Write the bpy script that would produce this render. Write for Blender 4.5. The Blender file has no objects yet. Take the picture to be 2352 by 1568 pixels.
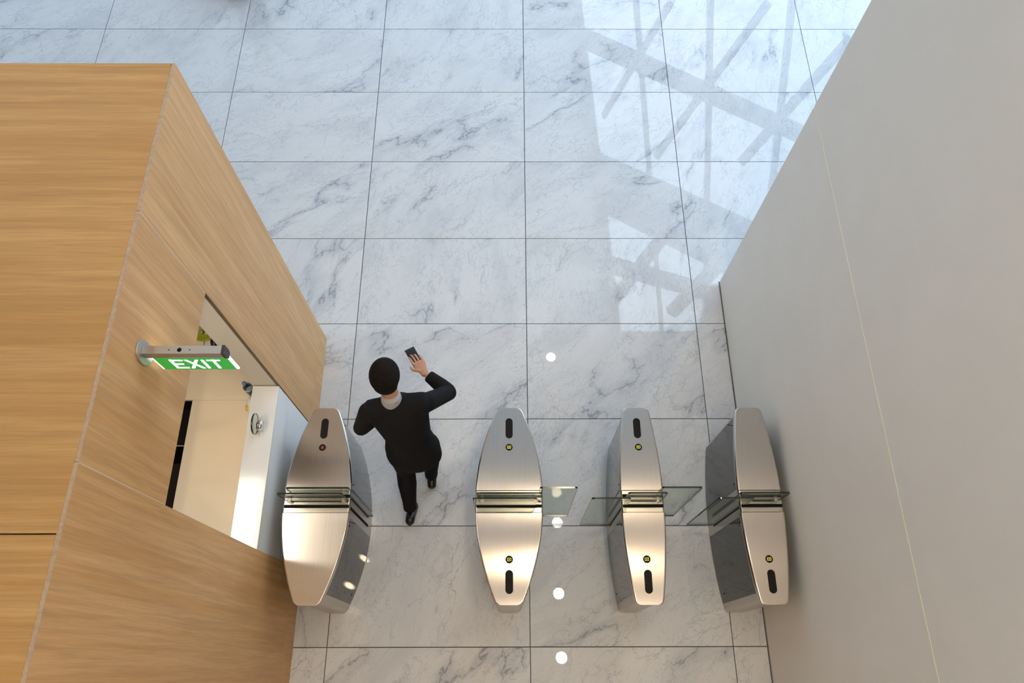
import bpy, bmesh, math, random
from mathutils import Vector, Matrix
S = bpy.context.scene
COL = S.collection
random.seed(4)

# ------------------------------------------------------------------ camera
cam = bpy.data.cameras.new('camera'); camo = bpy.data.objects.new('camera', cam); COL.objects.link(camo)
cam.sensor_fit = 'HORIZONTAL'; cam.sensor_width = 36.0; cam.lens = 1693.1 / 2352 * 36
cam.clip_start = 0.05; cam.clip_end = 500
pitch, roll, yaw = 0.421086, 0.007128, -0.008852
camo.matrix_world = (Matrix.Translation((-0.1528, -0.1664, 5.8857)) @ Matrix.Rotation(yaw, 4, 'Z')
                     @ Matrix.Rotation(pitch, 4, 'X') @ Matrix.Rotation(roll, 4, 'Z'))
S.camera = camo

# ------------------------------------------------------------------ sky and exposure
SKY = 4.4
w = bpy.data.worlds.new('overcast_sky'); S.world = w; w.use_nodes = True
bg = w.node_tree.nodes['Background']; bg.inputs[0].default_value = (0.66, 0.82, 1.0, 1); bg.inputs[1].default_value = SKY
S.view_settings.view_transform = 'Standard'; S.view_settings.look = 'None'
S.view_settings.exposure = 0.10; S.view_settings.gamma = 1.0; S.view_settings.use_curve_mapping = False
WARM = (1.0, 0.80, 0.56)
LAMP_W = 15.0

# ------------------------------------------------------------------ material helpers
def newmat(name):
    m = bpy.data.materials.new(name); m.use_nodes = True
    nt = m.node_tree; return m, nt, nt.nodes, nt.links, nt.nodes['Principled BSDF']
def setp(b, **k):
    for n, v in k.items():
        b.inputs[n.replace('_', ' ')].default_value = v
def plain(name, col, rough=0.5, metal=0.0, spec=0.5, noise=0.0, nscale=30.0, emit=None, estr=0.0):
    m, nt, N, L, b = newmat(name)
    setp(b, Base_Color=(*col, 1), Roughness=rough, Metallic=metal)
    b.inputs['Specular IOR Level'].default_value = spec
    if noise:
        tc = N.new('ShaderNodeTexCoord'); t = N.new('ShaderNodeTexNoise'); t.inputs['Scale'].default_value = nscale; t.inputs['Detail'].default_value = 4
        r = N.new('ShaderNodeValToRGB'); r.color_ramp.elements[0].position = .3; r.color_ramp.elements[1].position = .7
        r.color_ramp.elements[0].color = (*[c * (1 - noise) for c in col], 1); r.color_ramp.elements[1].color = (*[min(1, c * (1 + noise)) for c in col], 1)
        L.new(tc.outputs['Object'], t.inputs['Vector']); L.new(t.outputs['Fac'], r.inputs[0]); L.new(r.outputs[0], b.inputs['Base Color'])
    if emit:
        b.inputs['Emission Color'].default_value = (*emit, 1); b.inputs['Emission Strength'].default_value = estr
    return m
def mathn(N, L, op, a, b=None, c=None, clamp=False):
    n = N.new('ShaderNodeMath'); n.operation = op; n.use_clamp = clamp
    for i, x in enumerate((a, b, c)):
        if x is None: continue
        if isinstance(x, (int, float)): n.inputs[i].default_value = x
        else: L.new(x, n.inputs[i])
    return n.outputs[0]
def maprange(N, L, x, a, b, c, d, smooth=True):
    n = N.new('ShaderNodeMapRange'); n.interpolation_type = 'SMOOTHSTEP' if smooth else 'LINEAR'
    L.new(x, n.inputs[0])
    for i, v in enumerate((a, b, c, d)): n.inputs[i + 1].default_value = v
    return n.outputs[0]
def mixc(N, L, f, a, b, mode='MIX'):
    n = N.new('ShaderNodeMix'); n.data_type = 'RGBA'; n.blend_type = mode
    if isinstance(f, (int, float)): n.inputs[0].default_value = f
    else: L.new(f, n.inputs[0])
    for i, x in ((6, a), (7, b)):
        if isinstance(x, tuple): n.inputs[i].default_value = (*x, 1)
        else: L.new(x, n.inputs[i])
    return n.outputs[2]

def marble():
    m, nt, N, L, b = newmat('polished_marble')
    tc = N.new('ShaderNodeTexCoord'); oi = N.new('ShaderNodeObjectInfo')
    off = N.new('ShaderNodeCombineXYZ')
    L.new(mathn(N, L, 'MULTIPLY', oi.outputs['Random'], 61.0), off.inputs[0])
    L.new(mathn(N, L, 'MULTIPLY', oi.outputs['Random'], 143.0), off.inputs[1])
    # turn each slab's veins: most run one way, a few lean the other
    ang = maprange(N, L, oi.outputs['Random'], 0.0, 1.0, -1.55, -0.25, False)
    rot = N.new('ShaderNodeVectorRotate'); rot.rotation_type = 'Z_AXIS'
    L.new(tc.outputs['Object'], rot.inputs['Vector']); L.new(ang, rot.inputs['Angle'])
    mp = N.new('ShaderNodeMapping'); mp.inputs['Scale'].default_value = (1.0, 2.1, 1.0)
    L.new(rot.outputs[0], mp.inputs['Vector'])
    add = N.new('ShaderNodeVectorMath'); add.operation = 'ADD'
    L.new(mp.outputs[0], add.inputs[0]); L.new(off.outputs[0], add.inputs[1])
    P = add.outputs[0]
    def noise(scale, det, rough=.6, dist=0.0, src=P):
        t = N.new('ShaderNodeTexNoise'); t.inputs['Scale'].default_value = scale; t.inputs['Detail'].default_value = det
        t.inputs['Roughness'].default_value = rough; t.inputs['Distortion'].default_value = dist
        L.new(src, t.inputs['Vector']); return t.outputs['Fac']
    def vein(scale, det, width, dist, rough=.62):
        f = noise(scale, det, rough, dist)
        a = mathn(N, L, 'ABSOLUTE', mathn(N, L, 'SUBTRACT', f, 0.5))
        return maprange(N, L, a, 0.0, width, 1.0, 0.0)
    def crackle(scale, width, wob):
        nz = N.new('ShaderNodeTexNoise'); nz.inputs['Scale'].default_value = scale * 1.3; nz.inputs['Detail'].default_value = 5; nz.inputs['Roughness'].default_value = .62
        L.new(P, nz.inputs['Vector'])
        sc = N.new('ShaderNodeVectorMath'); sc.operation = 'SCALE'; sc.inputs['Scale'].default_value = wob
        L.new(nz.outputs['Color'], sc.inputs[0])
        ad = N.new('ShaderNodeVectorMath'); L.new(P, ad.inputs[0]); L.new(sc.outputs[0], ad.inputs[1])
        vo = N.new('ShaderNodeTexVoronoi'); vo.feature = 'DISTANCE_TO_EDGE'; vo.inputs['Scale'].default_value = scale
        L.new(ad.outputs[0], vo.inputs['Vector'])
        return maprange(N, L, vo.outputs['Distance'], 0.0, width, 1.0, 0.0)
    m1 = maprange(N, L, noise(1.0, 2), .48, .64, 0, 1)
    m2 = maprange(N, L, noise(1.7, 3), .36, .58, 0, 1)
    m3 = maprange(N, L, noise(1.4, 3, .55, .3), .50, .66, 0, 1)
    f0 = mathn(N, L, 'ABSOLUTE', mathn(N, L, 'SUBTRACT', noise(0.52, 9, .58, .2), 0.5))
    v1 = mathn(N, L, 'MULTIPLY', maprange(N, L, f0, 0.0, .0060, 1.0, 0.0), mathn(N, L, 'ADD', mathn(N, L, 'MULTIPLY', m1, .75), .25))
    v2 = mathn(N, L, 'MULTIPLY', vein(2.4, 6, .010, .5, .64), m2)
    v3 = mathn(N, L, 'MULTIPLY', crackle(1.5, .010, .6), mathn(N, L, 'ADD', mathn(N, L, 'MULTIPLY', m3, .8), .20))
    v4 = mathn(N, L, 'MULTIPLY', crackle(4.6, .021, .32), m2)
    soft = maprange(N, L, noise(1.25, 4, .62, .6), .40, .72, 0, 1)
    softv = maprange(N, L, f0, 0.0, .045, 1.0, 0.0)
    sp = mathn(N, L, 'MULTIPLY', maprange(N, L, noise(42, 3, .6), .60, .68, 0, 1), maprange(N, L, noise(3.0, 3), .38, .54, 0, 1))
    c = mixc(N, L, mathn(N, L, 'MULTIPLY', soft, .50), (.615, .625, .64), (.445, .465, .50))
    c = mixc(N, L, mathn(N, L, 'MULTIPLY', softv, mathn(N, L, 'MULTIPLY', m1, .55)), c, (.36, .38, .42))
    c = mixc(N, L, mathn(N, L, 'MULTIPLY', v4, .60), c, (.32, .34, .38))
    c = mixc(N, L, mathn(N, L, 'MULTIPLY', v2, .50), c, (.31, .33, .37))
    c = mixc(N, L, mathn(N, L, 'MULTIPLY', v3, .72), c, (.28, .30, .34))
    c = mixc(N, L, mathn(N, L, 'MULTIPLY', v1, .85), c, (.22, .24, .28))
    c = mixc(N, L, mathn(N, L, 'MULTIPLY', sp, .5), c, (.32, .33, .36))
    L.new(c, b.inputs['Base Color'])
    setp(b, Roughness=.009, IOR=1.52)
    return m

def wood(name, axis, tint=1.0, blue=1.0):
    """quarter-cut veneer, grain along one axis of the object"""
    m, nt, N, L, b = newmat(name)
    tc = N.new('ShaderNodeTexCoord'); oi = N.new('ShaderNodeObjectInfo')
    off = N.new('ShaderNodeCombineXYZ')
    for i in range(3): L.new(mathn(N, L, 'MULTIPLY', oi.outputs['Random'], 13.0 + 7 * i), off.inputs[i])
    add = N.new('ShaderNodeVectorMath'); L.new(tc.outputs['Object'], add.inputs[0]); L.new(off.outputs[0], add.inputs[1])
    sc = [1.0, 1.0, 1.0]; sc['xyz'.index(axis)] = 0.035
    mp = N.new('ShaderNodeMapping'); mp.inputs['Scale'].default_value = sc; L.new(add.outputs[0], mp.inputs['Vector'])
    def noise(scale, det, dist=0.0, rough=.55):
        t = N.new('ShaderNodeTexNoise'); t.inputs['Scale'].default_value = scale; t.inputs['Detail'].default_value = det
        t.inputs['Distortion'].default_value = dist; t.inputs['Roughness'].default_value = rough
        L.new(mp.outputs[0], t.inputs['Vector']); return t.outputs['Fac']
    f1 = maprange(N, L, noise(11, 3, .2), .32, .68, 0, 1)
    f2 = maprange(N, L, noise(38, 4, .3), .35, .68, 0, 1)
    f3 = maprange(N, L, noise(160, 3, .2), .40, .70, 0, 1)
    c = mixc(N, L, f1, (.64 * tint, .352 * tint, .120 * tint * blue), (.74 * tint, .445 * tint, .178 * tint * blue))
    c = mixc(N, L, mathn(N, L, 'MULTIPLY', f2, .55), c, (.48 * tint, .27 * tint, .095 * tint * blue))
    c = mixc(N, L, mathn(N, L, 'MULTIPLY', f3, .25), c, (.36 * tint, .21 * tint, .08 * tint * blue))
    L.new(c, b.inputs['Base Color']); setp(b, Roughness=.42)
    b.inputs['Specular IOR Level'].default_value = .35
    return m

def brushed(name, col=(.60, .555, .51), aniso=.88, rough=.18):
    m, nt, N, L, b = newmat(name)
    tc = N.new('ShaderNodeTexCoord'); mp = N.new('ShaderNodeMapping'); mp.inputs['Scale'].default_value = (520, 4, 40)
    L.new(tc.outputs['Object'], mp.inputs['Vector'])
    t = N.new('ShaderNodeTexNoise'); t.inputs['Scale'].default_value = 1.0; t.inputs['Detail'].default_value = 3
    L.new(mp.outputs[0], t.inputs['Vector'])
    c = mixc(N, L, maprange(N, L, t.outputs['Fac'], .3, .7, 0, 1), tuple(x * .96 for x in col), tuple(x * 1.03 for x in col))
    L.new(c, b.inputs['Base Color'])
    L.new(maprange(N, L, t.outputs['Fac'], .3, .7, rough - .008, rough + .010), b.inputs['Roughness'])
    b.inputs['Metallic'].default_value = 1.0
    b.inputs['Anisotropic'].default_value = aniso
    tg = N.new('ShaderNodeTangent'); tg.direction_type = 'UV_MAP'; tg.uv_map = 'UVMap'
    L.new(tg.outputs[0], b.inputs['Tangent'])
    return m

def clear_glass(name, tint, refl=1.0, ior=1.5):
    m = bpy.data.materials.new(name); m.use_nodes = True; N = m.node_tree.nodes; L = m.node_tree.links
    N.remove(N['Principled BSDF']); out = N['Material Output']
    tr = N.new('ShaderNodeBsdfTransparent'); tr.inputs[0].default_value = (*tint, 1)
    gl = N.new('ShaderNodeBsdfGlossy'); gl.inputs['Roughness'].default_value = .01
    lw = N.new('ShaderNodeLayerWeight'); lw.inputs[0].default_value = .5
    fr = mathn(N, L, 'ADD', mathn(N, L, 'MULTIPLY', mathn(N, L, 'POWER', lw.outputs['Facing'], 5.0), .9), .04)
    mx = N.new('ShaderNodeMixShader'); L.new(mathn(N, L, 'MULTIPLY', fr, refl), mx.inputs[0])
    L.new(tr.outputs[0], mx.inputs[1]); L.new(gl.outputs[0], mx.inputs[2]); L.new(mx.outputs[0], out.inputs[0])
    return m

M = {}
M['marble'] = marble()
M['grout'] = plain('dark_grout', (.10, .10, .105), .8)
M['wood_v'] = wood('oak_veneer_upright_daylit', 'z', .95, 1.14)  # same oak as the flat veneer, pinker daylight cast mixed into its colour
M['wood_x'] = wood('oak_veneer_flat', 'x', .80)
M['lipping'] = plain('oak_lipping', (.46, .33, .22), .5, noise=.12, nscale=60)
M['wall'] = plain('satin_wall_panel', (.90, .86, .79), .48, spec=.3, noise=.015, nscale=3)
M['bead'] = plain('cream_bead', (.92, .87, .72), .6)
M['black'] = plain('black_recess', (.010, .009, .008), .7, spec=.08)
M['white'] = plain('white_paint', (.82, .82, .81), .7)
M['ceil'] = plain('white_ceiling', (.80, .79, .77), .8)
M['counter'] = plain('white_solid_surface', (.64, .645, .64), .12)
M['counter_front'] = plain('white_back_painted_glass', (.80, .82, .83), .03)
M['cream'] = plain('cream_laminate', (.86, .75, .58), .35, noise=.02, nscale=2)
M['jamb'] = plain('taupe_jamb', (.64, .59, .50), .6)
M['jambdark'] = plain('dark_jamb_edge', (.13, .095, .055), .6)
M['darkfloor'] = plain('dark_carpet', (.022, .016, .012), .9, noise=.25, nscale=90)
M['steel'] = brushed('brushed_steel_lid')
M['steelband'] = brushed('brushed_steel_centre', (.58, .545, .48), .6, .2)
M['steelbody'] = plain('satin_steel', (.50, .47, .43), .33, 1.0)
M['darkglass'] = plain('smoked_glass', (.040, .039, .037), .035, 1.0)
M['glass'] = clear_glass('float_glass', (.885, .945, .91))
M['glassedge'] = plain('glass_edge', (.010, .020, .017), .12, spec=.6)
M['pane'] = clear_glass('facade_glass', (.93, .965, .975), 1.0)
M['struct'] = plain('painted_steel_frame', (.22, .24, .26), .5)
M['spandrel'] = plain('grey_spandrel', (.62, .65, .68), .6)
def frosted():
    m = bpy.data.materials.new('frosted_fill_glass'); m.use_nodes = True; N = m.node_tree.nodes; L = m.node_tree.links
    N.remove(N['Principled BSDF']); d = N.new('ShaderNodeBsdfDiffuse'); t = N.new('ShaderNodeBsdfTranslucent'); x = N.new('ShaderNodeMixShader')
    d.inputs[0].default_value = (.8, .8, .8, 1); t.inputs[0].default_value = (.85, .86, .86, 1); x.inputs[0].default_value = .19
    L.new(d.outputs[0], x.inputs[1]); L.new(t.outputs[0], x.inputs[2]); L.new(x.outputs[0], N['Material Output'].inputs[0]); return m
M['frosted'] = frosted()
M['suit'] = plain('black_wool', (.0085, .0085, .0100), .85, spec=.15, noise=.25, nscale=200)
M['skin'] = plain('skin', (.40, .215, .14), .5, noise=.06, nscale=20)
M['hair'] = plain('dark_hair', (.012, .009, .008), .9, spec=.12, noise=.3, nscale=120)
M['shirt'] = plain('pale_shirt', (.36, .36, .38), .8)
M['leather'] = plain('black_leather', (.010, .010, .010), .35)
M['phone'] = plain('black_phone', (.012, .012, .013), .2)
M['alu'] = plain('brushed_aluminium', (.50, .49, .46), .42, .9)
M['endcap'] = plain('charcoal_cap', (.035, .033, .040), .45)
M['green'] = plain('green_sign_face', (.010, .26, .030), .35, emit=(.010, .30, .035), estr=.75)
M['signwhite'] = plain('white_sign_light', (.9, .9, .9), .4, emit=(1, 1, .97), estr=1.6)
M['tube_rim'] = plain('lamp_rim', (.8, .8, .8), .4)
M['chrome'] = plain('chrome', (.75, .76, .78), .06, 1.0)
M['red'] = plain('red_led', (.5, .03, .02), .4, emit=(.8, .05, .04), estr=.7)
M['yellow'] = plain('yellow_led', (.6, .55, .05), .4, emit=(.75, .74, .06), estr=.6)
M['dial'] = plain('black_dial', (.010, .009, .008), .5, spec=.12)

# ------------------------------------------------------------------ object helpers
def link(name, me, mat=None, parent=None, smooth=False):
    o = bpy.data.objects.new(name, me); COL.objects.link(o)
    if mat is not None and len(me.materials) == 0:
        for x in (mat if isinstance(mat, list) else [mat]): me.materials.append(x)
    if parent is not None: o.parent = parent
    if smooth:
        for p in me.polygons: p.use_smooth = True
    return o
def mesh(name, v, f, mat=None, parent=None, smooth=False, mi=None):
    me = bpy.data.meshes.new(name); me.from_pydata([tuple(x) for x in v], [], f); me.update()
    o = link(name, me, mat, parent, smooth)
    if mi:
        for p, i in zip(me.polygons, mi): p.material_index = i
    return o
def boxvf(a, b):
    (x0, y0, z0), (x1, y1, z1) = a, b
    v = [(x0, y0, z0), (x1, y0, z0), (x1, y1, z0), (x0, y1, z0), (x0, y0, z1), (x1, y0, z1), (x1, y1, z1), (x0, y1, z1)]
    f = [(0, 3, 2, 1), (4, 5, 6, 7), (0, 1, 5, 4), (1, 2, 6, 5), (2, 3, 7, 6), (3, 0, 4, 7)]
    return v, f
def box(name, a, b, mat, parent=None, bev=0.0, seg=2):
    o = mesh(name, *boxvf(a, b), mat, parent)
    if bev:
        md = o.modifiers.new('edge', 'BEVEL'); md.width = bev; md.segments = seg; md.limit_method = 'ANGLE'
    return o
def empty(name, loc=(0, 0, 0)):
    o = bpy.data.objects.new(name, None); COL.objects.link(o); o.location = loc; o.empty_display_size = .1; return o
def tag(o, label=None, cat=None, group=None, kind=None):
    if label: o['label'] = label
    if cat: o['category'] = cat
    if group: o['group'] = group
    if kind: o['kind'] = kind
    return o
def prism(name, poly, z0, z1, mat, parent=None, bev=0, axis='z', smooth=False):
    """poly: 2-D outline, extruded along an axis"""
    n = len(poly); v = []
    for z in (z0, z1):
        for p in poly:
            v.append({'z': (p[0], p[1], z), 'y': (p[0], z, p[1]), 'x': (z, p[0], p[1])}[axis])
    f = [tuple(range(n))[::-1], tuple(range(n, 2 * n))] + [(i, (i + 1) % n, n + (i + 1) % n, n + i) for i in range(n)]
    o = mesh(name, v, f, mat, parent)
    bm = bmesh.new(); bm.from_mesh(o.data); bmesh.ops.recalc_face_normals(bm, faces=bm.faces[:]); bm.to_mesh(o.data); bm.free()
    if bev:
        md = o.modifiers.new('edge', 'BEVEL'); md.width = bev; md.segments = 2; md.limit_method = 'ANGLE'
    return o
def lathe(name, prof, mat, parent=None, n=32, loc=(0, 0, 0), axis='z', smooth=True):
    v = []; f = []; k = len(prof)
    for i in range(n):
        a = 2 * math.pi * i / n
        for r, z in prof:
            p = (r * math.cos(a), r * math.sin(a), z)
            if axis == 'x': p = (p[2], p[0], p[1])
            if axis == 'y': p = (p[0], p[2], p[1])
            v.append((p[0] + loc[0], p[1] + loc[1], p[2] + loc[2]))
    for i in range(n):
        for j in range(k - 1):
            a, b_ = i * k + j, ((i + 1) % n) * k + j
            f.append((a, b_, b_ + 1, a + 1))
    o = mesh(name, v, f, mat, parent, smooth)
    bm = bmesh.new(); bm.from_mesh(o.data); bmesh.ops.remove_doubles(bm, verts=bm.verts[:], dist=1e-6)
    bmesh.ops.recalc_face_normals(bm, faces=bm.faces[:]); bm.to_mesh(o.data); bm.free()
    if smooth:
        for p in o.data.polygons: p.use_smooth = True
    return o

# ------------------------------------------------------------------ floor: marble slabs on dark grout
XW, XB = 1.756, -1.749
TW, TD, GAP = 1.5, 0.8805, 0.0065
fl = box('floor', (-12, -4.2, -.12), (16, 17.5, -.010), M['grout']); tag(fl, kind='structure')
tv, tf = boxvf((-TW / 2 + GAP / 2, -TD / 2 + GAP / 2, -.0105), (TW / 2 - GAP / 2, TD / 2 - GAP / 2, 0.0))
tile_me = bpy.data.meshes.new('marble_slab'); tile_me.from_pydata(tv, [], tf); tile_me.materials.append(M['marble'])
for i in range(-5, 4):
    for j in range(-2, 9):
        t = bpy.data.objects.new('marble_slab', tile_me); COL.objects.link(t); t.parent = fl
        t.location = ((i + .5) * TW, (j + .5) * TD, 0)
far = mesh('marble_paving', [(-12, 9 * TD, -.0002), (16, 9 * TD, -.0002), (16, 17.5, -.0002), (-12, 17.5, -.0002),
                             (6.0, -4.2, -.0002), (16, -4.2, -.0002), (6.0, 9 * TD, -.0002),
                             (-12, -4.2, -.0002), (-7.5, -4.2, -.0002), (-7.5, 9 * TD, -.0002)],
           [(0, 1, 2, 3), (4, 5, 1, 6), (7, 8, 9, 0)], M['marble'], fl); far['kind'] = 'stuff'

# ------------------------------------------------------------------ right-hand wall of satin panels
ZJ = 2.275
wr = box('wall_right', (XW + .012, -4.2, 0), (XW + .17, 3.040, 9), M['black']); tag(wr, kind='structure')
box('panel', (XW, -4.2, .014), (XW + .18, 3.055, ZJ - .009), M['wall'], wr)
box('panel', (XW, -4.2, ZJ + .009), (XW + .18, 3.055, 8.99), M['wall'], wr)
box('joint_bead', (XW - .001, -4.2, ZJ - .009), (XW + .175, 3.050, ZJ + .009), M['bead'], wr)

bl_ = tag(box('trim_1', (XW - .008, -4.2, -.008), (XW + .001, 3.063, .0008), M['grout']), kind='structure')
box('return_joint', (XW - .008, 3.0555, -.008), (XW + .19, 3.063, .0007), M['grout'], bl_)
# ------------------------------------------------------------------ rest of the hall (never in direct view)
def slab(name, a, b, mat, kind='structure'):
    return tag(box(name, a, b, mat), kind=kind)
slab('wall_back', (-12, -4.4, 0), (16, -4.2, 9), M['white'])
slab('wall_left', (-12.2, -4.2, 0), (-12, 17.5, 18), M['white'])
slab('wall_far_right', (16, -4.2, 0), (16.2, 3.0, 18), M['white'])
sw = slab('fill_window_right', (16, 3.0, 0), (16.2, 17.5, .2), M['struct'])  # unseen side glazing, added for more daylight from the right
for k in range(9):
    y0 = 3.0 + k * 1.6
    box('mullion', (16, y0, .2), (16.2, y0 + .1, 16), M['struct'], sw)
    if k < 8: mesh('pane', [(16.08, y0 + .1, .2), (16.08, y0 + 1.6, .2), (16.08, y0 + 1.6, 16), (16.08, y0 + .1, 16)], [(0, 1, 2, 3)], M['pane'], sw)
CE = 6.75
slab('ceiling', (-12, -4.2, 9.0), (16, CE, 9.25), M['ceil'])
slab('wall_bulkhead', (-12, CE - .2, 9.25), (16, CE, 16.2), M['white'])
rl = slab('fill_rooflight', (-12, CE, 16.0), (16, CE + .12, 16.15), M['struct'])  # unseen glazed roof, added to put more soft daylight on the floor
for k in range(15):
    x0 = -12 + 28 / 14 * k
    box('rafter', (x0 - .05, CE + .12, 15.95), (x0 + .05, 9.2, 16.15), M['struct'], rl)
    if k < 14: mesh('pane', [(x0 + .05, CE + .12, 16.05), (x0 + 1.95, CE + .12, 16.05), (x0 + 1.95, 9.2, 16.05), (x0 + .05, 9.2, 16.05)], [(0, 1, 2, 3)], M['pane'], rl)
slab('ground_outside', (-60, 17.5, -.3), (60, 120, -.02), plain('paving_outside', (.25, .25, .25), .9))
# leaning glazed front: plane Y = 16 - Z tan 24deg
TL = math.tan(math.radians(24)); CN = Vector((0, math.cos(math.radians(24)), math.sin(math.radians(24))))
def fp(x, z, d=0.0):
    return Vector((x, 16 - z * TL, z)) + CN * d
fac = tag(box('window_1', (-12, 15.95, -.05), (16, 16.15, .12), M['struct']), kind='structure')
def bar(name, p, q_, wid, dep=.3, mat=None, off=0.0):
    a, b_ = fp(*p), fp(*q_); d = (b_ - a).normalized(); s = d.cross(CN).normalized() * wid / 2
    v = [x + sg * s + CN * k for x in (a, b_) for sg in (-1, 1) for k in (off - dep, off)]
    f = [(0, 1, 3, 2), (4, 6, 7, 5), (0, 4, 5, 1), (2, 3, 7, 6), (0, 2, 6, 4), (1, 5, 7, 3)]
    return mesh(name, v, f, mat or M['struct'], fac)
def quad_panel(name, pts, mat, dep=.06, off=0.0):
    n = len(pts); v = [fp(x, z, off) for x, z in pts] + [fp(x, z, off - dep) for x, z in pts]
    f = [tuple(range(n)), tuple(range(n, 2 * n))[::-1]] + [(i, n + i, n + (i + 1) % n, (i + 1) % n) for i in range(n)]
    return mesh(name, v, f, mat, fac)
v0 = lambda z: 1.33 + .21 * (z - 6.2)
bar('edge_column', (v0(0), 0), (v0(15.9), 15.9), .34)
for x0, sl in ((2.64, .215), (4.28, .178), (6.08, .155), (7.95, .13), (9.9, .11), (11.9, .10), (13.9, .09)):
    f_ = lambda z: x0 + sl * (z - 5.9)
    bar('mullion', (f_(0), 0), (f_(15.9), 15.9), .12, .22)
for k, (z0, th) in enumerate(((6.57, .34), (2.4, .34), (12.05, .34))):
    bar('raking_beam', (.3, z0 - 1.2 * .385), (15.5, z0 + 14 * .385 if z0 < 10 else z0 + 14 * .30), th, .4)
quad_panel('spandrel_panel', [(1.9, 9.15), (15.5, 15.0), (15.5, 16.0), (12.5, 15.95), (2.3, 10.75)], M['spandrel'], .2, .02)
for a, b_, wd in (((3.41, 5.9), (2.14, 8.32), .10), ((5.56, 5.9), (3.57, 9.3), .11), ((7.62, 6.6), (5.76, 9.46), .15), ((9.7, 7.4), (7.9, 10.2), .15),
                  ((6.6, 11.2), (4.7, 14.0), .34), ((9.4, 12.0), (7.2, 15.5), .34), ((4.2, 11.3), (2.9, 13.6), .30)):
    bar('diagonal_brace', a, b_, wd, .25)
for k in range(8):      # frosted panels left of the edge column, one sheet thick; added to glow with daylight
    f0, f1 = k / 8, (k + 1) / 8; xb = lambda f: -12 + (v0(0) - .1 + 12) * f; xu = lambda f: -12 + (v0(15.9) - .1 + 12) * f
    a_ = [fp(xb(f0), .1), fp(xb(f1) + .01, .1), fp(xu(f1) + .01, 15.9), fp(xu(f0), 15.9)]
    mesh('frosted_fill_panel', a_, [(0, 1, 2, 3)], M['frosted'], fac)
xs = [v0(0), 2.64 - .215 * 5.9, 4.28 - .178 * 5.9, 6.08 - .155 * 5.9, 7.95 - .13 * 5.9, 9.9 - .11 * 5.9, 11.9 - .1 * 5.9, 13.9 - .09 * 5.9, 16]
xt = [v0(15.9), 2.64 + .215 * 10, 4.28 + .178 * 10, 6.08 + .155 * 10, 7.95 + 1.3, 9.9 + 1.1, 11.9 + 1.0, 13.9 + .9, 16]
for k in range(8):
    mesh('pane', [fp(xs[k], .1, .05), fp(xs[k + 1], .1, .05), fp(xt[k + 1], 15.9, .05), fp(xt[k], 15.9, .05)], [(0, 1, 2, 3)], M['pane'], fac)

# ------------------------------------------------------------------ ceiling downlights
def downlight(x, y, z, power, label, r=.10, spread=120, tilt=0.0):
    t = tag(empty('downlight', (x, y, z)), label, 'downlight', 'ceiling downlights')
    lathe('trim_ring', [(r + .045, 0), (r + .045, -.008), (r + .01, -.012), (r, -.006), (r, .0)], M['tube_rim'], t)
    ld = bpy.data.lights.new('downlight_lamp', 'AREA'); ld.shape = 'DISK'; ld.size = 2 * r; ld.energy = power; ld.color = WARM
    ld.spread = math.radians(spread)
    lo = bpy.data.objects.new('lamp', ld); COL.objects.link(lo); lo.parent = t; lo.location = (0, 0, -.010 - .1 * abs(math.sin(tilt))); lo.rotation_euler.x = tilt
    return t
downlight(.755, 6.12, 8.995, LAMP_W * .5, 'round ceiling downlight nearest the glazed front, above the marble hall')
downlight(.80, 2.54, 8.995, LAMP_W, 'round ceiling downlight above the far ends of the gates')
downlight(.79, 1.20, 8.995, LAMP_W, 'round ceiling downlight above the near ends of the gates')
downlight(.81, .07, 8.995, LAMP_W, 'round ceiling downlight directly over the near edge of the marble')
downlight(.80, -1.3, 8.995, LAMP_W * 1.3, 'added unseen fill downlight in the right row, behind the viewer')  # added out of view, carries the row on to brighten the right wall
for xx, lb in ((-.9, 'added unseen wall-washing fill light by the back wall, behind the viewer'), (1.0, 'added unseen wall-washing fill light by the back wall, beside the satin wall')):
    downlight(xx, -3.55, 8.995, LAMP_W * 5.5, lb, spread=150, tilt=-.75)  # added lamps: the back wall bounces their warm fill onto the right wall
downlight(-3.3, 3.0, 8.995, LAMP_W * .4, 'round ceiling downlight above the wooden booth beside the gates', spread=60)

# ------------------------------------------------------------------ timber booth
ZR, YF = 3.206, 2.494
bo = tag(empty('timber_booth', (XB - 1.5, 1, 0)), 'pale oak veneered booth with a service opening, left of the gates', 'booth')
def bbox(name, a, b, mat, bev=0.0, parent=bo):
    o = box(name, a, b, mat, None, bev); o.parent = parent
    if parent is bo: o.location = Vector((0, 0, 0)) - Vector(bo.location)
    return o
XL = -7.0; T = .02
OY0, OY1, OZ = .545, 1.652, 2.45
KZ = .21
g = .0025
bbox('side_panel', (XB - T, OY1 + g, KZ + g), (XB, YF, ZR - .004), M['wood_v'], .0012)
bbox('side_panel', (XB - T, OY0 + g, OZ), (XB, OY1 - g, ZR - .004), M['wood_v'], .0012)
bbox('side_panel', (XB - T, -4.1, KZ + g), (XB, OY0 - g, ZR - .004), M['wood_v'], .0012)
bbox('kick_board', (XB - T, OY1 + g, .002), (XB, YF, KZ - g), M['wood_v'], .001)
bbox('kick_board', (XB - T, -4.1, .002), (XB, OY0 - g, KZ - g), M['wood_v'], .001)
bbox('front_panel', (XL, YF - T, .002), (XB - T - .001, YF, ZR), M['wood_x'], .0012)
EB = .0165
bbox('roof_panel', (XL, .288, ZR - .03), (XB - EB, YF - T - .001, ZR + .0), M['wood_x'])
bbox('roof_panel', (XL, -4.1, ZR - .03), (XB - EB, .282, ZR + .0), M['wood_x'])
for a, b_ in ((1.654, YF), (.548, 1.650), (-4.1, .544)):
    bbox('edge_lipping', (XB - EB + .0005, a, ZR - .0038), (XB + .0005, b_, ZR + .0008), M['lipping'], .001)
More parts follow.
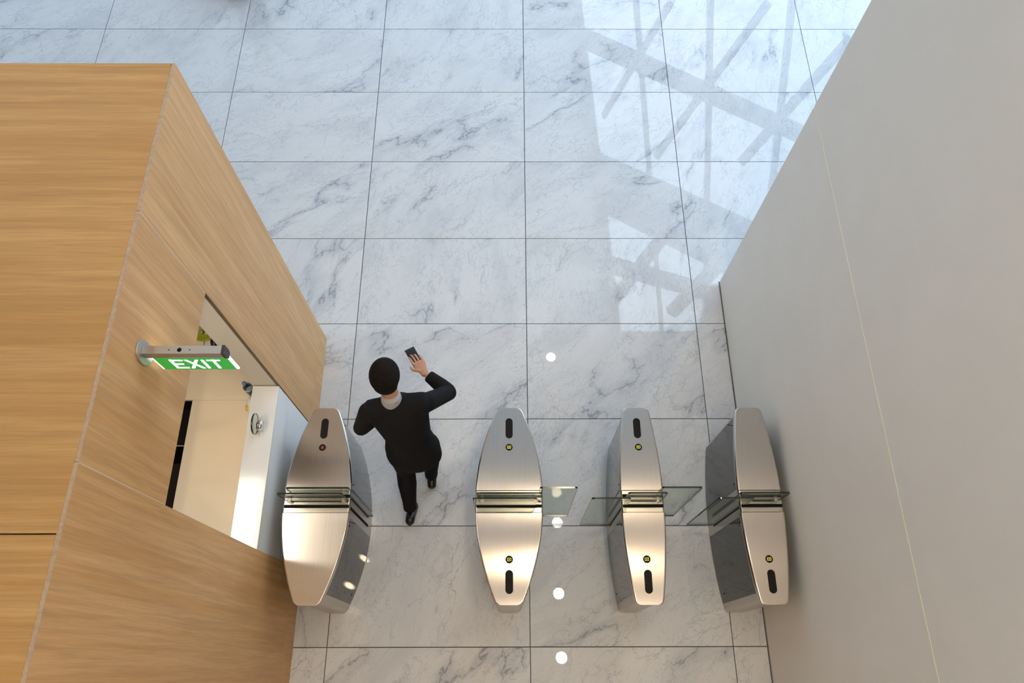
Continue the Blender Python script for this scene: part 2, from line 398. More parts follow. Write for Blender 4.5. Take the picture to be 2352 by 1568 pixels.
bbox('backing_wall', (XB - .10, OY1 + .03, .0), (XB - T, YF - T, ZR - .04), M['black'])
bbox('backing_wall', (XB - .10, OY0 + .001, OZ + .001), (XB - T, OY1 + .029, ZR - .04), M['jamb'])
bbox('backing_wall', (XB - .19, -4.1, .0), (XB - T, OY0 - .02, ZR - .04), M['black'])
bbox('jamb', (XB - .186, OY1 + .004, .0), (XB - .022, OY1 + .029, OZ + .0), M['jamb'])
bbox('jamb_edge', (XB - .021, OY1 - .001, .9), (XB - .001, OY1 + .0025, OZ), M['jambdark'])
bbox('jamb', (XB - .19, OY0 - .018, .0), (XB - .001, OY0 - .003, OZ), M['jamb'])
bbox('booth_floor', (-5.2, -2.0, .001), (XB - .2, YF - T, .012), M['darkfloor'])
bbox('inner_wall', (-5.25, -2.0, 0), (-5.2, YF - T, ZR - .04), M['cream'])
bbox('inner_wall', (-5.2, -2.05, 0), (XB - .2, -2.0, ZR - .04), M['cream'])
bbox('booth_ceiling', (-5.2, -2.0, ZR - .06), (XB - .2, YF - T, ZR - .035), M['white'])
M['joint'] = plain('pale_joint', (.66, .53, .40), .6)
for yy in (OY0, OY1): bbox('joint_strip', (XB - .018, yy - g, OZ), (XB - .0008, yy + g, ZR - .004), M['joint'])
# white counter filling the lower half of the opening
CZ = 1.08
ct = tag(empty('service_counter', (XB - .1, 1.1, 0)), 'white service counter filling the lower half of the booth opening', 'counter')
def cbox(name, a, b, mat, bev=0.0):
    o = box(name, a, b, mat, ct, bev); o.location = -Vector(ct.location); return o
cbox('counter_front', (XB - .02, OY0, .004), (XB - .006, OY1 - .003, CZ - .016), M['counter_front'])
cbox('counter_top', (XB - .186, OY0, CZ - .015), (XB - .004, OY1 - .003, CZ), M['counter'], .002)
cbox('counter_back', (XB - .186, OY0, .013), (XB - .17, OY1 - .003, CZ - .016), M['cream'])
# cream work desk inside, L-shaped
DZ = .74
dk = tag(empty('work_desk', (-2.3, 1.2, 0)), 'cream laminate work desk inside the booth behind the white counter', 'desk')
def dbox(name, a, b, mat, bev=0.0):
    o = box(name, a, b, mat, dk, bev); o.location = -Vector(dk.location); return o
dbox('desk_top', (-2.49, -.6, DZ - .03), (XB - .188, 1.668, DZ), M['cream'], .002)
dbox('desk_top', (-3.6, 1.669, DZ - .03), (XB - .188, YF - .03, DZ), M['cream'], .002)
dbox('desk_leg', (-2.49, -.6, .013), (-1.95, -.57, DZ - .031), M['cream'])
dbox('desk_leg', (-3.6, 1.70, .013), (-3.57, YF - .03, DZ - .031), M['cream'])
dbox('desk_leg', (-2.49, 1.72, .013), (-2.46, YF - .03, DZ - .031), M['cream'])
cb = tag(empty('drawer_cabinet', (-2.85, 1.5, 0.012)), 'black low cabinet tucked under the cream desk, thin pale edge', 'cabinet')
for nm, a, b_, mt in (('body', (-3.1, 1.38, .013), (-2.52, 1.66, .55), M['dial']), ('edge_strip', (-3.1, 1.372, .54), (-2.52, 1.379, .55), M['jamb'])):
    o = box(nm, a, b_, mt, cb, .003); o.location = -Vector(cb.location)
bl = bpy.data.lights.new('booth_lamp', 'AREA'); bl.shape = 'RECTANGLE'; bl.size = .3; bl.size_y = 1.2; bl.energy = 23; bl.color = (1, .89, .74)
blt = tag(empty('booth_ceiling_light', (-2.6, .9, ZR - .065)), 'flat light panel on the ceiling inside the booth', 'ceiling light')
blo = bpy.data.objects.new('lamp', bl); COL.objects.link(blo); blo.parent = blt; blo.location = (0, 0, -.012)
box('housing', (-.17, -.62, -.010), (.17, .62, .004), M['tube_rim'], blt, .003)

# ------------------------------------------------------------------ small things in the booth
def bottle(x, y, z):
    t = tag(empty('water_bottle', (x, y, z)), 'small clear water bottle with blue cap standing on the cream desk', 'bottle')
    body = clear_glass('bottle_plastic', (.62, .76, .86))
    lathe('bottle_body', [(0, 0), (.029, .0), (.032, .006), (.032, .05), (.030, .06), (.032, .07), (.032, .13), (.026, .155), (.014, .178), (.0135, .19), (0, .19)], body, t)
    lathe('label_band', [(.0325, .062), (.0325, .105)], plain('blue_label', (.03, .16, .33), .5), t)
    lathe('label_band', [(.0326, .105), (.0326, .132)], plain('pale_label', (.72, .72, .70), .5), t)
    lathe('cap', [(.0, .208), (.0145, .208), (.0155, .204), (.0155, .188), (.0145, .186)], plain('blue_cap', (.10, .25, .50), .4), t)
    return t
bottle(-2.052, 1.722, DZ)
pk = tag(empty('snack_packet', (-2.025, 1.61, DZ)), 'crumpled white and yellow packet against the white counter', 'packet')
def blob(name, rx, ry, rz, mat, parent, loc, seed, flat=.0, n=2):
    bm = bmesh.new(); bmesh.ops.create_icosphere(bm, subdivisions=n, radius=1)
    rr = random.Random(seed)
    for v in bm.verts:
        k = 1 + rr.uniform(-.14, .14); v.co = Vector((v.co.x * rx * k, v.co.y * ry * k, max(-flat, v.co.z) * rz * k))
    me = bpy.data.meshes.new(name); bm.to_mesh(me); bm.free()
    o = link(name, me, mat, parent, True); o.location = loc; return o
blob('wrapper', .035, .065, .06, plain('white_wrapper', (.78, .76, .72), .4), pk, (0, 0, .056), 3, .9)
blob('print_patch', .020, .022, .03, plain('yellow_print', (.75, .55, .03), .4), pk, (-.018, -.030, .075), 5, .9)
dsh = tag(empty('green_dish', (-2.487, 2.205, DZ)), 'small green glass dish on the far part of the cream desk', 'dish')
lathe('bowl', [(0, .004), (.03, .0), (.055, .008), (.078, .03), (.082, .042), (.076, .042), (.052, .018), (0, .012)], plain('green_glass', (.42, .47, .04), .15), dsh)
blob('wrapped_sweet', .016, .022, .014, plain('grey_wrapper', (.40, .38, .36), .4), dsh, (-.015, .0, .032), 9)
blob('wrapped_sweet', .018, .014, .014, plain('lime_wrapper', (.55, .60, .12), .4), dsh, (.025, -.010, .034), 10)
ms = tag(empty('computer_mouse', (-2.395, 2.135, DZ)), 'dark blue hand-sized mouse half hidden behind the taupe jamb', 'mouse')
blob('shell', .034, .055, .034, plain('navy_plastic', (.012, .010, .05), .25), ms, (0, 0, .012), 21, .35, 3)
gs = tag(empty('spectacles', (-2.435, 2.20, DZ)), 'thin grey spectacles lying behind the dark mouse', 'glasses')
for sx in (-1, 1):
    lathe('rim', [(.020, .0), (.022, .002), (.020, .004), (.018, .002), (.020, .0)], M['endcap'], gs, 20, (sx * .026, 0, .0))
box('bridge', (-.007, -.0015, .001), (.007, .0015, .004), M['endcap'], gs)
box('temple', (-.048, -.09, .0), (-.045, .0, .004), M['endcap'], gs)

# glass disc on a chrome boss, on the white counter
gd = tag(empty('glass_disc_stand', (-1.828, 1.352, CZ)), 'round clear glass disc on a chrome boss on the white counter', 'sign stand')
lathe('glass_disc', [(0, 0), (.068, 0), (.070, .002), (.070, .010), (.068, .012), (0, .012)], M['glass'], gd, 48, (-.034, 0, .07), 'x')
lathe('disc_edge', [(.0702, .0005), (.0708, .0015), (.0708, .0105), (.0702, .0115)], M['glassedge'], gd, 48, (-.034, 0, .07), 'x')
lathe('chrome_boss', [(0, 0), (.034, 0), (.036, .003), (.036, .028), (.033, .032), (0, .032)], M['chrome'], gd, 40, (-.021, 0, .036), 'x')
box('foot', (-.019, -.02, 0), (.009, .02, .004), M['chrome'], gd, .001)

# ------------------------------------------------------------------ exit sign
sg = tag(empty('exit_sign', (XB, 1.105, 2.93)), 'illuminated green EXIT sign on an aluminium bar above the booth opening', 'exit sign')
def ell(ry, rz, n=40): return [(ry * math.cos(2 * math.pi * i / n), rz * math.sin(2 * math.pi * i / n)) for i in range(n)]
prism('wall_plate', ell(.052, .074), -.003, .010, M['alu'], sg, .002, 'x')
hp = [(-.012, -.031), (.012, -.031), (.019, -.012), (.019, .034), (-.019, .034), (-.019, -.012)]
prism('housing', hp, .010, .352, M['alu'], sg, .0012, 'x')
prism('end_cap', [(y * 1.12, z * 1.08) for y, z in hp], .353, .366, M['endcap'], sg, .0012, 'x')
lathe('sensor', [(0, .0012), (.009, .0012), (.010, 0)], M['dial'], sg, 24, (.172, -.001, .034))
for dx in (-.045, .045):
    lathe('screw', [(0, .001), (.0025, .001), (.003, 0)], M['dial'], sg, 12, (.172 + dx, -.001, .034))
pz0, pz1 = -.180, -.029
box('light_panel', (.014, -.004, pz0), (.362, .004, pz1), M['signwhite'], sg, .001)
box('sign_face', (.024, -.0062, pz0 + .003), (.350, -.0042, pz1), M['green'], sg)
def letter(ch, x, wid, z0, z1, st):
    b = []
    if ch == 'E': b = [(x, z0, x + st, z1), (x, z0, x + wid, z0 + st), (x, z1 - st, x + wid, z1), (x, (z0 + z1 - st) / 2, x + wid * .84, (z0 + z1 + st) / 2)]
    if ch == 'I': b = [(x, z0, x + st, z1)]
    if ch == 'T': b = [(x + wid / 2 - st / 2, z0, x + wid / 2 + st / 2, z1), (x, z1 - st, x + wid, z1)]
    V, F = [], []
    def addpoly(p):
        n = len(V); k = len(p)
        V.extend([(a, -.0072, c) for a, c in p]); V.extend([(a, -.0063, c) for a, c in p])
        F.append(tuple(range(n, n + k))); F.extend([(n + i, n + k + i, n + k + (i + 1) % k, n + (i + 1) % k) for i in range(k)])
    for a, c, d, e in b: addpoly([(a, c), (d, c), (d, e), (a, e)])
    if ch == 'X':
        s2 = st * 1.25
        addpoly([(x, z0), (x + s2, z0), (x + wid, z1), (x + wid - s2, z1)]); addpoly([(x + wid - s2, z0), (x + wid, z0), (x + s2, z1), (x, z1)])
    return mesh('letter_' + ch.lower(), V, F, M['signwhite'], sg)
lz0, lz1 = pz0 + .018, pz1 - .036
letter('E', .085, .058, lz0, lz1, .0125); letter('X', .150, .066, lz0, lz1, .0125); letter('I', .226, .015, lz0, lz1, .0125); letter('T', .250, .060, lz0, lz1, .0125)

# ------------------------------------------------------------------ speed gates
Y0G, Y1G = .222, 1.548; YC = (Y0G + Y1G) / 2; HL = (Y1G - Y0G) / 2
def halfw(y, we, wm, inset=0.0, r=.03):
    t = (y - YC) / HL
    h = we + (wm - we) * (1 - t * t) - inset
    d = min(y - (Y0G + inset), (Y1G - inset) - y)
    if d < r: h = h - r + math.sqrt(max(0, r * r - (r - max(d, 0)) ** 2))
    return max(h, .004)
def archz(y): return .010 * (1 - ((y - YC) / HL) ** 2)
def ysteps(a, b, n):
    ys = [a + (b - a) * i / n for i in range(n + 1)]
    for e in (Y0G, Y1G):
        if a - 1e-6 <= e <= b + 1e-6:
            s = 1 if e == Y0G else -1
            ys += [e + s * .03 * (1 - math.cos(k * math.pi / 14)) for k in range(0, 8)]
    out = []
    for y in sorted(min(max(y, a), b) for y in ys):
        if not out or y - out[-1] > 1e-4: out.append(y)
    return out
def lid(name, ya, yb, we, wm, mat, parent, ztop=.9, thick=.035, inset=0.0, arch=True, n=14, endround=True):
    """top shell lofted along Y: cross-section with small rounded shoulders"""
    prof = [(-1, 0, -thick), (-1, 0, -.007), (-1, .0025, -.002), (-1, .008, 0.0), (-1, .012, 0.0), (-.5, 0, 0), (0, 0, 0), (.5, 0, 0), (1, -.012, 0), (1, -.008, 0), (1, -.0025, -.002), (1, 0, -.007), (1, 0, -thick)]
    V, F, UV = [], [], []
    ys = ysteps(ya, yb, n); k = len(prof)
    for y in ys:
        h = halfw(y, we, wm, inset)
        dz = archz(y) if arch else 0
        de = min(y - ya, yb - y)                      # roll the two cut edges down a touch
        roll_ = 0.0
        for s, ox, z in prof:
            V.append((max(-h, min(h, s * h + ox)), y - YC, ztop + dz + z + (roll_ if z > -.02 else 0)))
    for i in range(len(ys) - 1):
        for j in range(k - 1):
            a = i * k + j; F.append((a, a + 1, a + k + 1, a + k))
    m_ = len(V); V += V[:k] + V[-k:]
    F.append(tuple(range(m_, m_ + k))); F.append(tuple(range(m_ + k, m_ + 2 * k))[::-1])
    o = mesh(name, V, F, mat, parent, True)
    bm = bmesh.new(); bm.from_mesh(o.data); bmesh.ops.recalc_face_normals(bm, faces=bm.faces[:])
    uv = bm.loops.layers.uv.new('UVMap')
    for f in bm.faces:
        for l in f.loops: l[uv].uv = (l.vert.co.x + .5, l.vert.co.y + 1)
    bm.to_mesh(o.data); bm.free()
    for p in o.data.polygons: p.use_smooth = len(p.vertices) == 4
    return o
def body_shell(we, wm, parent, inset=.014, z1=.866):
    ys = ysteps(Y0G + inset, Y1G - inset, 24); ys = sorted(set(ys + [Y0G + inset + .03 * (1 - math.cos(k * math.pi / 14)) for k in range(1, 8)] + [Y1G - inset - .03 * (1 - math.cos(k * math.pi / 14)) for k in range(1, 8)]))
    R_ = [(halfw(y, we, wm, inset), y - YC) for y in ys]
    poly = R_ + [(-x, y) for x, y in R_[::-1]]
    o = prism('body', poly, .001, z1, M['steelbody'], parent)
    return o
def side_glass(name, side, ya, yb, we, wm, parent, z0=.030, z1=.862):
    n = 12; V, F = [], []
    for i in range(n + 1):
        y = ya + (yb - ya) * i / n; x = halfw(y, we, wm, .014)
        for dx in (.0005, .005):
            for z in (z0, z1): V.append((side * (x + dx), y - YC, z))
    for i in range(n):
        a = i * 4; b = a + 4
        F += [(a, b, b + 1, a + 1), (a + 2, a + 3, b + 3, b + 2), (a + 1, b + 1, b + 3, a + 3), (a, a + 2, b + 2, b)]
    F += [(0, 1, 3, 2), (n * 4, n * 4 + 2, n * 4 + 3, n * 4 + 1)]
    o = mesh(name, V, F, M['darkglass'], parent, False)
    bm = bmesh.new(); bm.from_mesh(o.data); bmesh.ops.recalc_face_normals(bm, faces=bm.faces[:]); bm.to_mesh(o.data); bm.free()
    # smooth along the bend, hard across
    for p in o.data.polygons: p.use_smooth = abs(p.normal.z) < .5
    md = o.modifiers.new('split', 'EDGE_SPLIT'); md.split_angle = math.radians(40)
    return o
def stadium(w_, l_, n=10):
    r = w_ / 2; p = []
    for i in range(n + 1): a = math.pi * i / n; p.append((r * math.cos(a), l_ / 2 - r + r * math.sin(a)))
    for i in range(n + 1): a = math.pi + math.pi * i / n; p.append((r * math.cos(a), -l_ / 2 + r + r * math.sin(a)))
    return p
def glass_panel(name, xa, xb, y, z0, z1, parent, th=.012, r=.018):
    """upright sheet of glass with rounded upper corners; dark polished edges"""
    pts = [(xa, z0), (xb, z0)]
    for k in range(6): a = math.pi / 2 * k / 5; pts.append((xb - r + r * math.cos(a), z1 - r + r * math.sin(a)))
    for k in range(6): a = math.pi / 2 + math.pi / 2 * k / 5; pts.append((xa + r + r * math.cos(a), z1 - r + r * math.sin(a)))
    o = prism(name, pts, y - th / 2 - YC, y + th / 2 - YC, [M['glass'], M['glassedge']], parent, 0, 'y')
    for p in o.data.polygons: p.material_index = 0 if abs(p.normal.y) > .9 else 1
    return o
def reader(t, yr, yi, kind):
    sl = lambda y: math.atan(-.020 * (y - YC) / HL ** 2)
    o = prism('card_reader', stadium(.050, .148), -.004, .0012, M['dial'], t)
    o.location = (0, yr - YC, .9 + archz(yr)); o.rotation_euler.x = sl(yr)
    d = lathe('indicator', [(0, .0012), (.0235, .0012), (.0245, .0), (.0245, -.004)], M['dial'], t, 32)
    d.location = (0, yi - YC, .9 + archz(yi)); d.rotation_euler.x = sl(yi)
    def flat(nm, x0, y0, x1, y1, mt, rot=0):
        o = box(nm, (x0, y0, .0014), (x1, y1, .0022), mt, d); o.rotation_euler.z = rot; return o
    if kind == 'cross':
        for rt in (math.pi / 4, -math.pi / 4): flat('cross_bar', -.012, -.0015, .012, .0015, M['red'], rt)
    else:
        for a in ((-.013, -.010, .013, -.007), (-.013, .007, .013, .010), (-.013, -.007, -.010, .007), (.010, -.007, .013, .007)): flat('frame_bar', *a, M['yellow'])
        flat('card_mark', -.004, -.0025, .004, .0025, M['yellow'])
FZ0, FZ1, MZ0 = .18, 1.13, .925
YR, YM, YL = .925, .889, .855
def gate(xc, we, wm, far, near, label, mid, right=None, left=None):
    t = tag(empty('speed_gate', (xc, YC, 0)), label, 'turnstile', 'speed gates in a row')
    body_shell(we, wm, t)
    box('plinth', (-we * .9, -HL + .03, 0), (we * .9, HL - .03, .012), M['steelbody'], t)
    lid('lid', .957, Y1G, we, wm, M['steel'], t); lid('lid', Y0G, .806, we, wm, M['steel'], t)
    cm = lid('centre_plate', .810, .953, we, wm, M['steelband'], t, .896, .03, .004, True, 6)
    hw = halfw(.88, we, wm)
    z = .896 + .010
    for ys_ in (YR - .006, YL - .004):
        box('slot', (-hw + .012, ys_ - .011 - YC, z - .004), (hw - .008, ys_ + .011 - YC, z + .0008), M['black'], cm)
    box('groove', (-hw + .01, .886 - YC, z - .003), (hw - .01, .888 - YC, z + .0006), M['black'], cm)
    for s in (-1, 1):
        side_glass('side_panel', s, .985, Y1G - .050, we, wm, t); side_glass('side_panel', s, Y0G + .075, .790, we, wm, t)
        xs_ = halfw(.88, we, wm, .014)
        for yy in (YR, YL):
            box('side_slot', (s * xs_ - .002, yy - .010 - YC, FZ0 - .02), (s * xs_ + .002, yy + .010 - YC, .862), M['black'], t)
        for yy, zz in ((1.02, .80), (.74, .80), (.36, .12)):
            xx = halfw(yy, we, wm, .014); lathe('lock', [(0, .0075), (.006, .0075), (.007, .004), (.007, -.002)] if s > 0 else [(0, -.0075), (.006, -.0075), (.007, -.004), (.007, .002)], M['dial'], t, 14, (s * xx, yy - YC, zz), 'x')
    if far: reader(t, 1.396, 1.258, far)
    if near: reader(t, .363, .503, near)
    glass_panel('fixed_glass', mid[0] - xc, mid[1] - xc, YM, MZ0, FZ1, t)
    for e in mid:
        s = 1 if e < xc else -1
        box('glass_clip', (e - xc + s * .03 - .012, YM - .014 - YC, MZ0 - .016), (e - xc + s * .03 + .012, YM + .014 - YC, MZ0 + .012), M['steelbody'], t, .003)
    if right: glass_panel('sliding_glass', right[0] - xc, right[1] - xc, YR, FZ0, FZ1, t)
    if left: glass_panel('sliding_glass', left[0] - xc, left[1] - xc, YL, FZ0, FZ1, t)
    return t
gate(-1.452, .083, .228, 'cross', None, 'brushed steel gate beside the wooden booth, red cross indicator lit', (-1.660, -1.238), right=(-1.606, -1.198))
gate(-.155, .085, .230, 'card', 'card', 'wide brushed steel gate standing alone right of the walking person', (-.365, .058), right=(.045, .292), left=(-.391, .024))
gate(.745, .090, .146, 'card', 'card', 'narrow brushed steel gate with glass wings out on both sides', (.621, .875), right=(.842, 1.104), left=(.381, .634))
gate(1.546, .090, .148, None, 'card', 'brushed steel gate tight against the satin wall panels', (1.349, 1.670), left=(1.200, 1.434))

# ------------------------------------------------------------------ person in a black suit, walking away
def ring_tube(rings, n=16):
    """rings: (centre, rx, ry, direction) -> closed lofted tube as (verts, faces)"""
    V, F = [], []
    for i, (c, a, b) in enumerate(rings):
        c = Vector(c)
        p = Vector(rings[max(i - 1, 0)][0]); nx = Vector(rings[min(i + 1, len(rings) - 1)][0])
        d = (nx - p).normalized()
        ref = Vector((1, 0, 0)) if abs(d.x) < .8 else Vector((0, 1, 0))
        u = (ref - d * ref.dot(d)).normalized(); v_ = d.cross(u)
        for k in range(n):
            t = 2 * math.pi * k / n; V.append(c + u * (a * math.cos(t)) + v_ * (b * math.sin(t)))
    for i in range(len(rings) - 1):
        for k in range(n):
            a = i * n + k; b = i * n + (k + 1) % n; F.append((a, b, b + n, a + n))
    F.append(tuple(range(n))[::-1]); F.append(tuple(range((len(rings) - 1) * n, len(rings) * n)))
    return V, F
def figure(name, tubes, mat, parent, vox=.012, it=6):
    V, F = [], []
    for v, f in tubes:
        o = len(V); V += v; F += [tuple(i + o for i in x) for x in f]
    me = bpy.data.meshes.new(name); me.from_pydata([tuple(x) for x in V], [], F)
    bm = bmesh.new(); bm.from_mesh(me); bmesh.ops.recalc_face_normals(bm, faces=bm.faces[:]); bm.to_mesh(me); bm.free()
    ob = link(name, me, mat, parent)
    r = ob.modifiers.new('join', 'REMESH'); r.mode = 'VOXEL'; r.voxel_size = vox; r.use_smooth_shade = True
    s = ob.modifiers.new('smooth', 'SMOOTH'); s.factor = .5; s.iterations = it
    return ob
def ellipsoid(c, rx, ry, rz, n=8, m=28):
    rings = []
    for i in range(n + 1):
        t = math.pi * i / n; rings.append((Vector(c) + Vector((0, 0, -rz * math.cos(t))), max(.002, rx * math.sin(t)), max(.002, ry * math.sin(t))))
    return ring_tube(rings, m)
HEAD = Vector((-.918, 1.495, 1.655))
LSH, RSH = Vector((-1.045, 1.345, 1.43)), Vector((-.690, 1.400, 1.43))
LEL, REL = Vector((-1.150, 1.325, 1.13)), Vector((-.560, 1.575, 1.15))
LWR, RWR = Vector((-1.010, 1.50, 1.03)), Vector((-.735, 1.700, 1.20))
LHP, RHP = Vector((-.915, 1.262, .93)), Vector((-.735, 1.262, .93))
LKN, RKN = Vector((-.925, 1.210, .50)), Vector((-.745, 1.370, .51))
LAN, RAN = Vector((-.912, .965, .19)), Vector((-.775, 1.255, .09))
PEL, WST, CHS, NEK = Vector((-.825, 1.258, .95)), Vector((-.835, 1.290, 1.10)), Vector((-.860, 1.345, 1.32)), Vector((-.893, 1.400, 1.50))
def lerp(a, b, t): return a + (b - a) * t
def limb(pts, n=16): return ring_tube([(p, r, r2 if r2 else r) for p, r, r2 in pts], n)
def arm(sh, el, wr, g=0.0):
    return [limb([(lerp(sh, el, -.08), .030 + g, 0), (sh, .052 + g, 0), (lerp(sh, el, .5), .046 + g, 0), (el, .040 + g, 0), (lerp(sh, el, 1.08), .020 + g, 0)]),
            limb([(lerp(el, wr, -.06), .022 + g, 0), (el, .040 + g, 0), (lerp(el, wr, .35), .040 + g, 0), (wr, .028 + g, 0)])]
def leg(hp, kn, an, g=0.0):
    return [limb([(lerp(hp, kn, -.12), .06 + g, 0), (hp, .083 + g, 0), (lerp(hp, kn, .5), .070 + g, 0), (kn, .052 + g, 0), (lerp(hp, kn, 1.06), .03 + g, 0)]),
            limb([(lerp(kn, an, -.06), .03 + g, 0), (kn, .052 + g, 0), (lerp(kn, an, .35), .052 + g, 0), (lerp(kn, an, .8), .034 + g, 0), (an, .032 + g, 0)])]
def torso(g=0.0):
    return [ring_tube([(PEL + Vector((0, 0, -.10)), .10 + g, .07 + g), (PEL, .160 + g, .105 + g), (WST, .140 + g, .098 + g), (lerp(WST, CHS, .6), .158 + g, .112 + g), (CHS, .172 + g, .118 + g), (lerp(CHS, NEK, .55), .165 + g, .095 + g), (lerp(CHS, NEK, .80), .115 + g, .070 + g), (NEK, .060, .058)], 20),
            limb([(lerp(LSH, RSH, -.06), .03 + g, 0), (LSH, .056 + g, 0), (lerp(LSH, RSH, .5) + Vector((0, 0, .02)), .062 + g, 0), (RSH, .056 + g, 0), (lerp(LSH, RSH, 1.06), .03 + g, 0)])]
def hand(wr, d, side, curl, up):
    """palm, four fingers of unequal length with bends, thumb off the side of the palm; d = pointing direction, up = back of hand"""
    d = d.normalized(); up = (up - d * up.dot(d)).normalized(); s = d.cross(up) * side
    T_ = [ring_tube([(wr - d * .02, .026, .020), (wr + d * .015, .030, .018), (wr + d * .05, .043, .016), (wr + d * .086, .044, .013), (wr + d * .090, .042, .009)], 14)]
    for k, (off, ln) in enumerate(((-.036, .072), (-.012, .084), (.012, .078), (.036, .060))):
        b = wr + d * .086 + s * off; p1 = b + d * ln * .45 - up * ln * .12 * curl
        p2 = p1 + (d * .8 - up * .6 * curl).normalized() * ln * .33; p3 = p2 + (d * .35 - up * .9 * curl).normalized() * ln * .28
        T_.append(limb([(b - d * .012, .0088, 0), (b, .0086, 0), (p1, .0080, 0), (p2, .0074, 0), (p3, .0056, 0)], 10))
    b = wr + d * .030 - s * .030; p1 = b + (d * .55 - s * .75 - up * .2).normalized() * .036; p2 = p1 + (d * .9 - s * .2 - up * .35 * curl).normalized() * .032
    T_.append(limb([(wr + d * .02 - s * .012, .014, 0), (b, .013, 0), (p1, .0105, 0), (p2, .0075, 0)], 10))
    return T_
NK = lerp(NEK, HEAD, .35)
headt = [ellipsoid(HEAD, .080, .100, .120, 10), ellipsoid(HEAD + Vector((0, .028, -.055)), .058, .066, .066), 
         ring_tube([(NEK - Vector((0, .01, .05)), .060, .060), (NEK, .056, .058), (NK, .053, .056), (HEAD - Vector((0, .0, .05)), .055, .06)], 16),
         limb([(HEAD + Vector((0, .085, .015)), .008, 0), (HEAD + Vector((0, .108, -.02)), .014, 0), (HEAD + Vector((0, .102, -.032)), .010, 0)], 10)]
for s in (-1, 1):
    headt.append(ring_tube([(HEAD + Vector((s * .074, -.002, -.035)), .008, .014), (HEAD + Vector((s * .082, -.006, -.012)), .008, .020), (HEAD + Vector((s * .083, -.010, .012)), .007, .017), (HEAD + Vector((s * .078, -.006, .024)), .004, .008)], 10))
RD = Vector((-.50, .84, .10)); LD = Vector((.75, .62, -.2))
person = tag(empty('person', (-.83, 1.25, 0)), 'person in a black suit walking away through the gates, right forearm raised', 'person')
body = figure('body', headt + torso(-.02) + arm(LSH, LEL, LWR, -.008) + arm(RSH, REL, RWR, -.008) + leg(LHP, LKN, LAN, -.008) + leg(RHP, RKN, RAN, -.008)
              + hand(RWR, RD, 1, .40, Vector((.3, .1, 1))) + hand(LWR, LD, -1, .6, Vector((-.2, .3, .9))), M['skin'], person, .0045, 2)
# facial features (turned away from the camera)
for s in (-1, 1):
    lathe('eye', [(0, .012), (.006, .0105), (.0105, .006), (.012, 0), (0, -.004)], M['shirt'], body, 14, HEAD + Vector((s * .031, .083, .004)), 'y')
box('mouth', HEAD + Vector((-.022, .094, -.066)), HEAD + Vector((.022, .100, -.060)), plain('lips', (.35, .12, .10), .5), body, .002)
# clothing
jk = torso(.018) + arm(LSH, LEL, lerp(LEL, LWR, .93), .014) + arm(RSH, REL, lerp(REL, RWR, .86), .014)
jk.append(ring_tube([(WST, .158, .118), (PEL, .186, .134), (PEL + Vector((.0, -.012, -.10)), .196, .140), (PEL + Vector((.0, -.016, -.18)), .196, .138), (PEL + Vector((0, -.016, -.19)), .15, .10)], 20))
figure('jacket', jk, M['suit'], person, .011, 5)
tr = leg(LHP, LKN, lerp(LKN, LAN, .97), .020) + leg(RHP, RKN, lerp(RKN, RAN, .98), .020) + [ring_tube([(PEL + Vector((0, 0, -.16)), .10, .08), (PEL + Vector((0, 0, -.06)), .165, .115), (PEL, .165, .11)], 20)]
figure('trousers', tr, M['suit'], person, .012, 5)
cl = ring_tube([(NEK + Vector((0, -.012, -.045)), .074, .074), (NEK + Vector((0, -.006, .0)), .067, .068), (NEK + Vector((0, .006, .045)), .062, .064), (NEK + Vector((0, .009, .052)), .058, .060)], 24)
mesh('shirt_collar', cl[0], cl[1], M['shirt'], person, True)
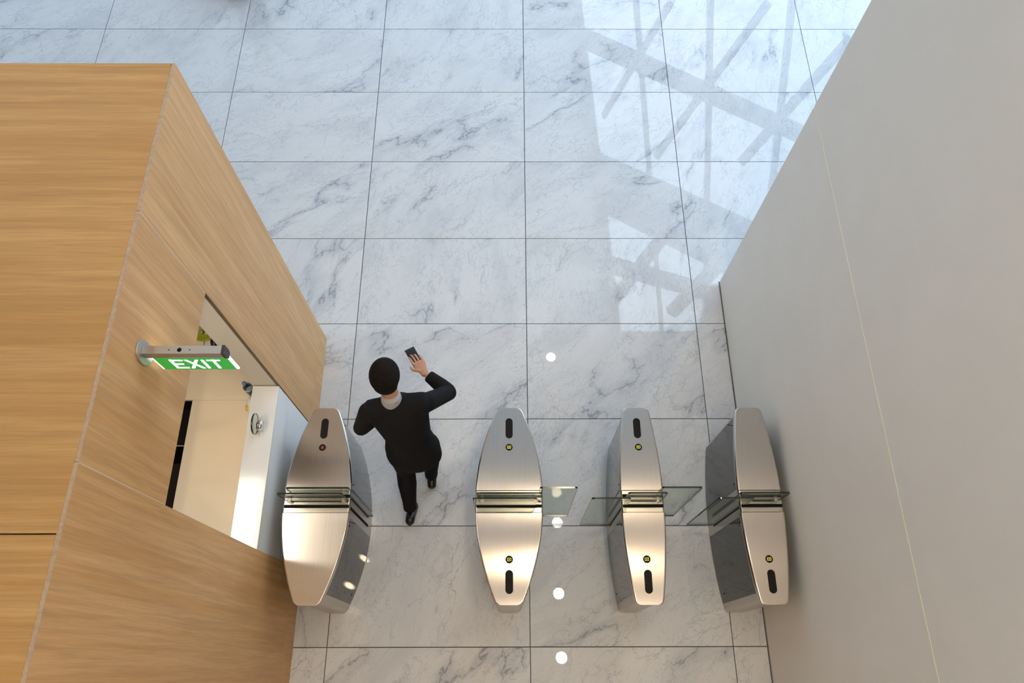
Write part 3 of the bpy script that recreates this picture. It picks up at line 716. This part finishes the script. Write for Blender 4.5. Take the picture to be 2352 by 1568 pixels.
# hair cap: follows skull, left open at the face
hv = []
hr = figure('hair', [ellipsoid(HEAD + Vector((0, -.004, .026)), .095, .112, .112, 14), ellipsoid(HEAD + Vector((0, -.045, -.030)), .078, .064, .066, 8)], M['hair'], person, .006, 6)
def shoe(an, toe_dir, pitch_):
    d = Vector(toe_dir).normalized(); dn = Vector((0, 0, -1))
    R_ = []
    for t, rx, rz, dz in ((-.085, .022, .026, .0), (-.07, .034, .036, .0), (-.02, .037, .045, .008), (.05, .041, .036, .0), (.11, .045, .029, -.006), (.155, .038, .024, -.010), (.182, .016, .014, -.014)):
        R_.append((Vector((0, t, dz)), rx, rz))
    V, F = ring_tube(R_, 16)
    rot = Matrix.Rotation(pitch_, 4, 'X'); yaw_ = Matrix.Rotation(math.atan2(-d.x, d.y), 4, 'Z')
    V = [an + (yaw_ @ rot @ Vector((v.x, v.y, max(v.z - .052, -.088)))) for v in V]
    o = mesh('shoe', V, F, M['leather'], person, True); return o
shoe(RAN + Vector((0, 0, 0)), (-.05, 1, 0), 0.0)
shoe(LAN + Vector((0, 0, .0)), (0, 1, 0), -.72)
for o in person.children: o.location = -Vector(person.location)
# phone in the raised hand
ph = box('mobile_phone', (-.036, -.074, -.004), (.036, .074, .004), M['phone'], None, .003)
ph.location = RWR + RD.normalized() * .150 + Vector((-.004, 0, -.052)); ph.rotation_euler = (.1, .1, math.atan2(.50, .84))
tag(ph, 'dark mobile phone held in the raised right hand', 'phone')

# ------------------------------------------------------------------ round planter just entering the frame at the top
pl = tag(empty('planter', (-3.13, 6.78, 0)), 'dark round pot whose foot just shows at the top edge', 'planter')
lathe('pot', [(0, .004), (.16, .0), (.17, .006), (.19, .30), (.20, .55), (.185, .55), (.175, .50), (0, .50)], plain('dark_pot', (.03, .028, .025), .5), pl)
lf = plain('leaf_green', (.05, .13, .03), .5)
for k in range(14):
    a = k * 2.4; ln = .5 + .25 * random.random(); el = .5 + .7 * random.random(); wd = .035
    V, F = [], []
    for i in range(6):
        t = i / 5; r = ln * t * math.cos(el) ; z = .50 + ln * (t * math.sin(el) - .35 * t * t * math.cos(el)); ww = wd * math.sin(math.pi * (.08 + .92 * t)) + .002
        for s in (-1, 1): V.append((r * math.cos(a) - s * ww * math.sin(a), r * math.sin(a) + s * ww * math.cos(a), z))
    F = [(2 * i, 2 * i + 1, 2 * i + 3, 2 * i + 2) for i in range(5)]
    o = mesh('leaf', V, F, lf, pl, True); md = o.modifiers.new('thick', 'SOLIDIFY'); md.thickness = .003
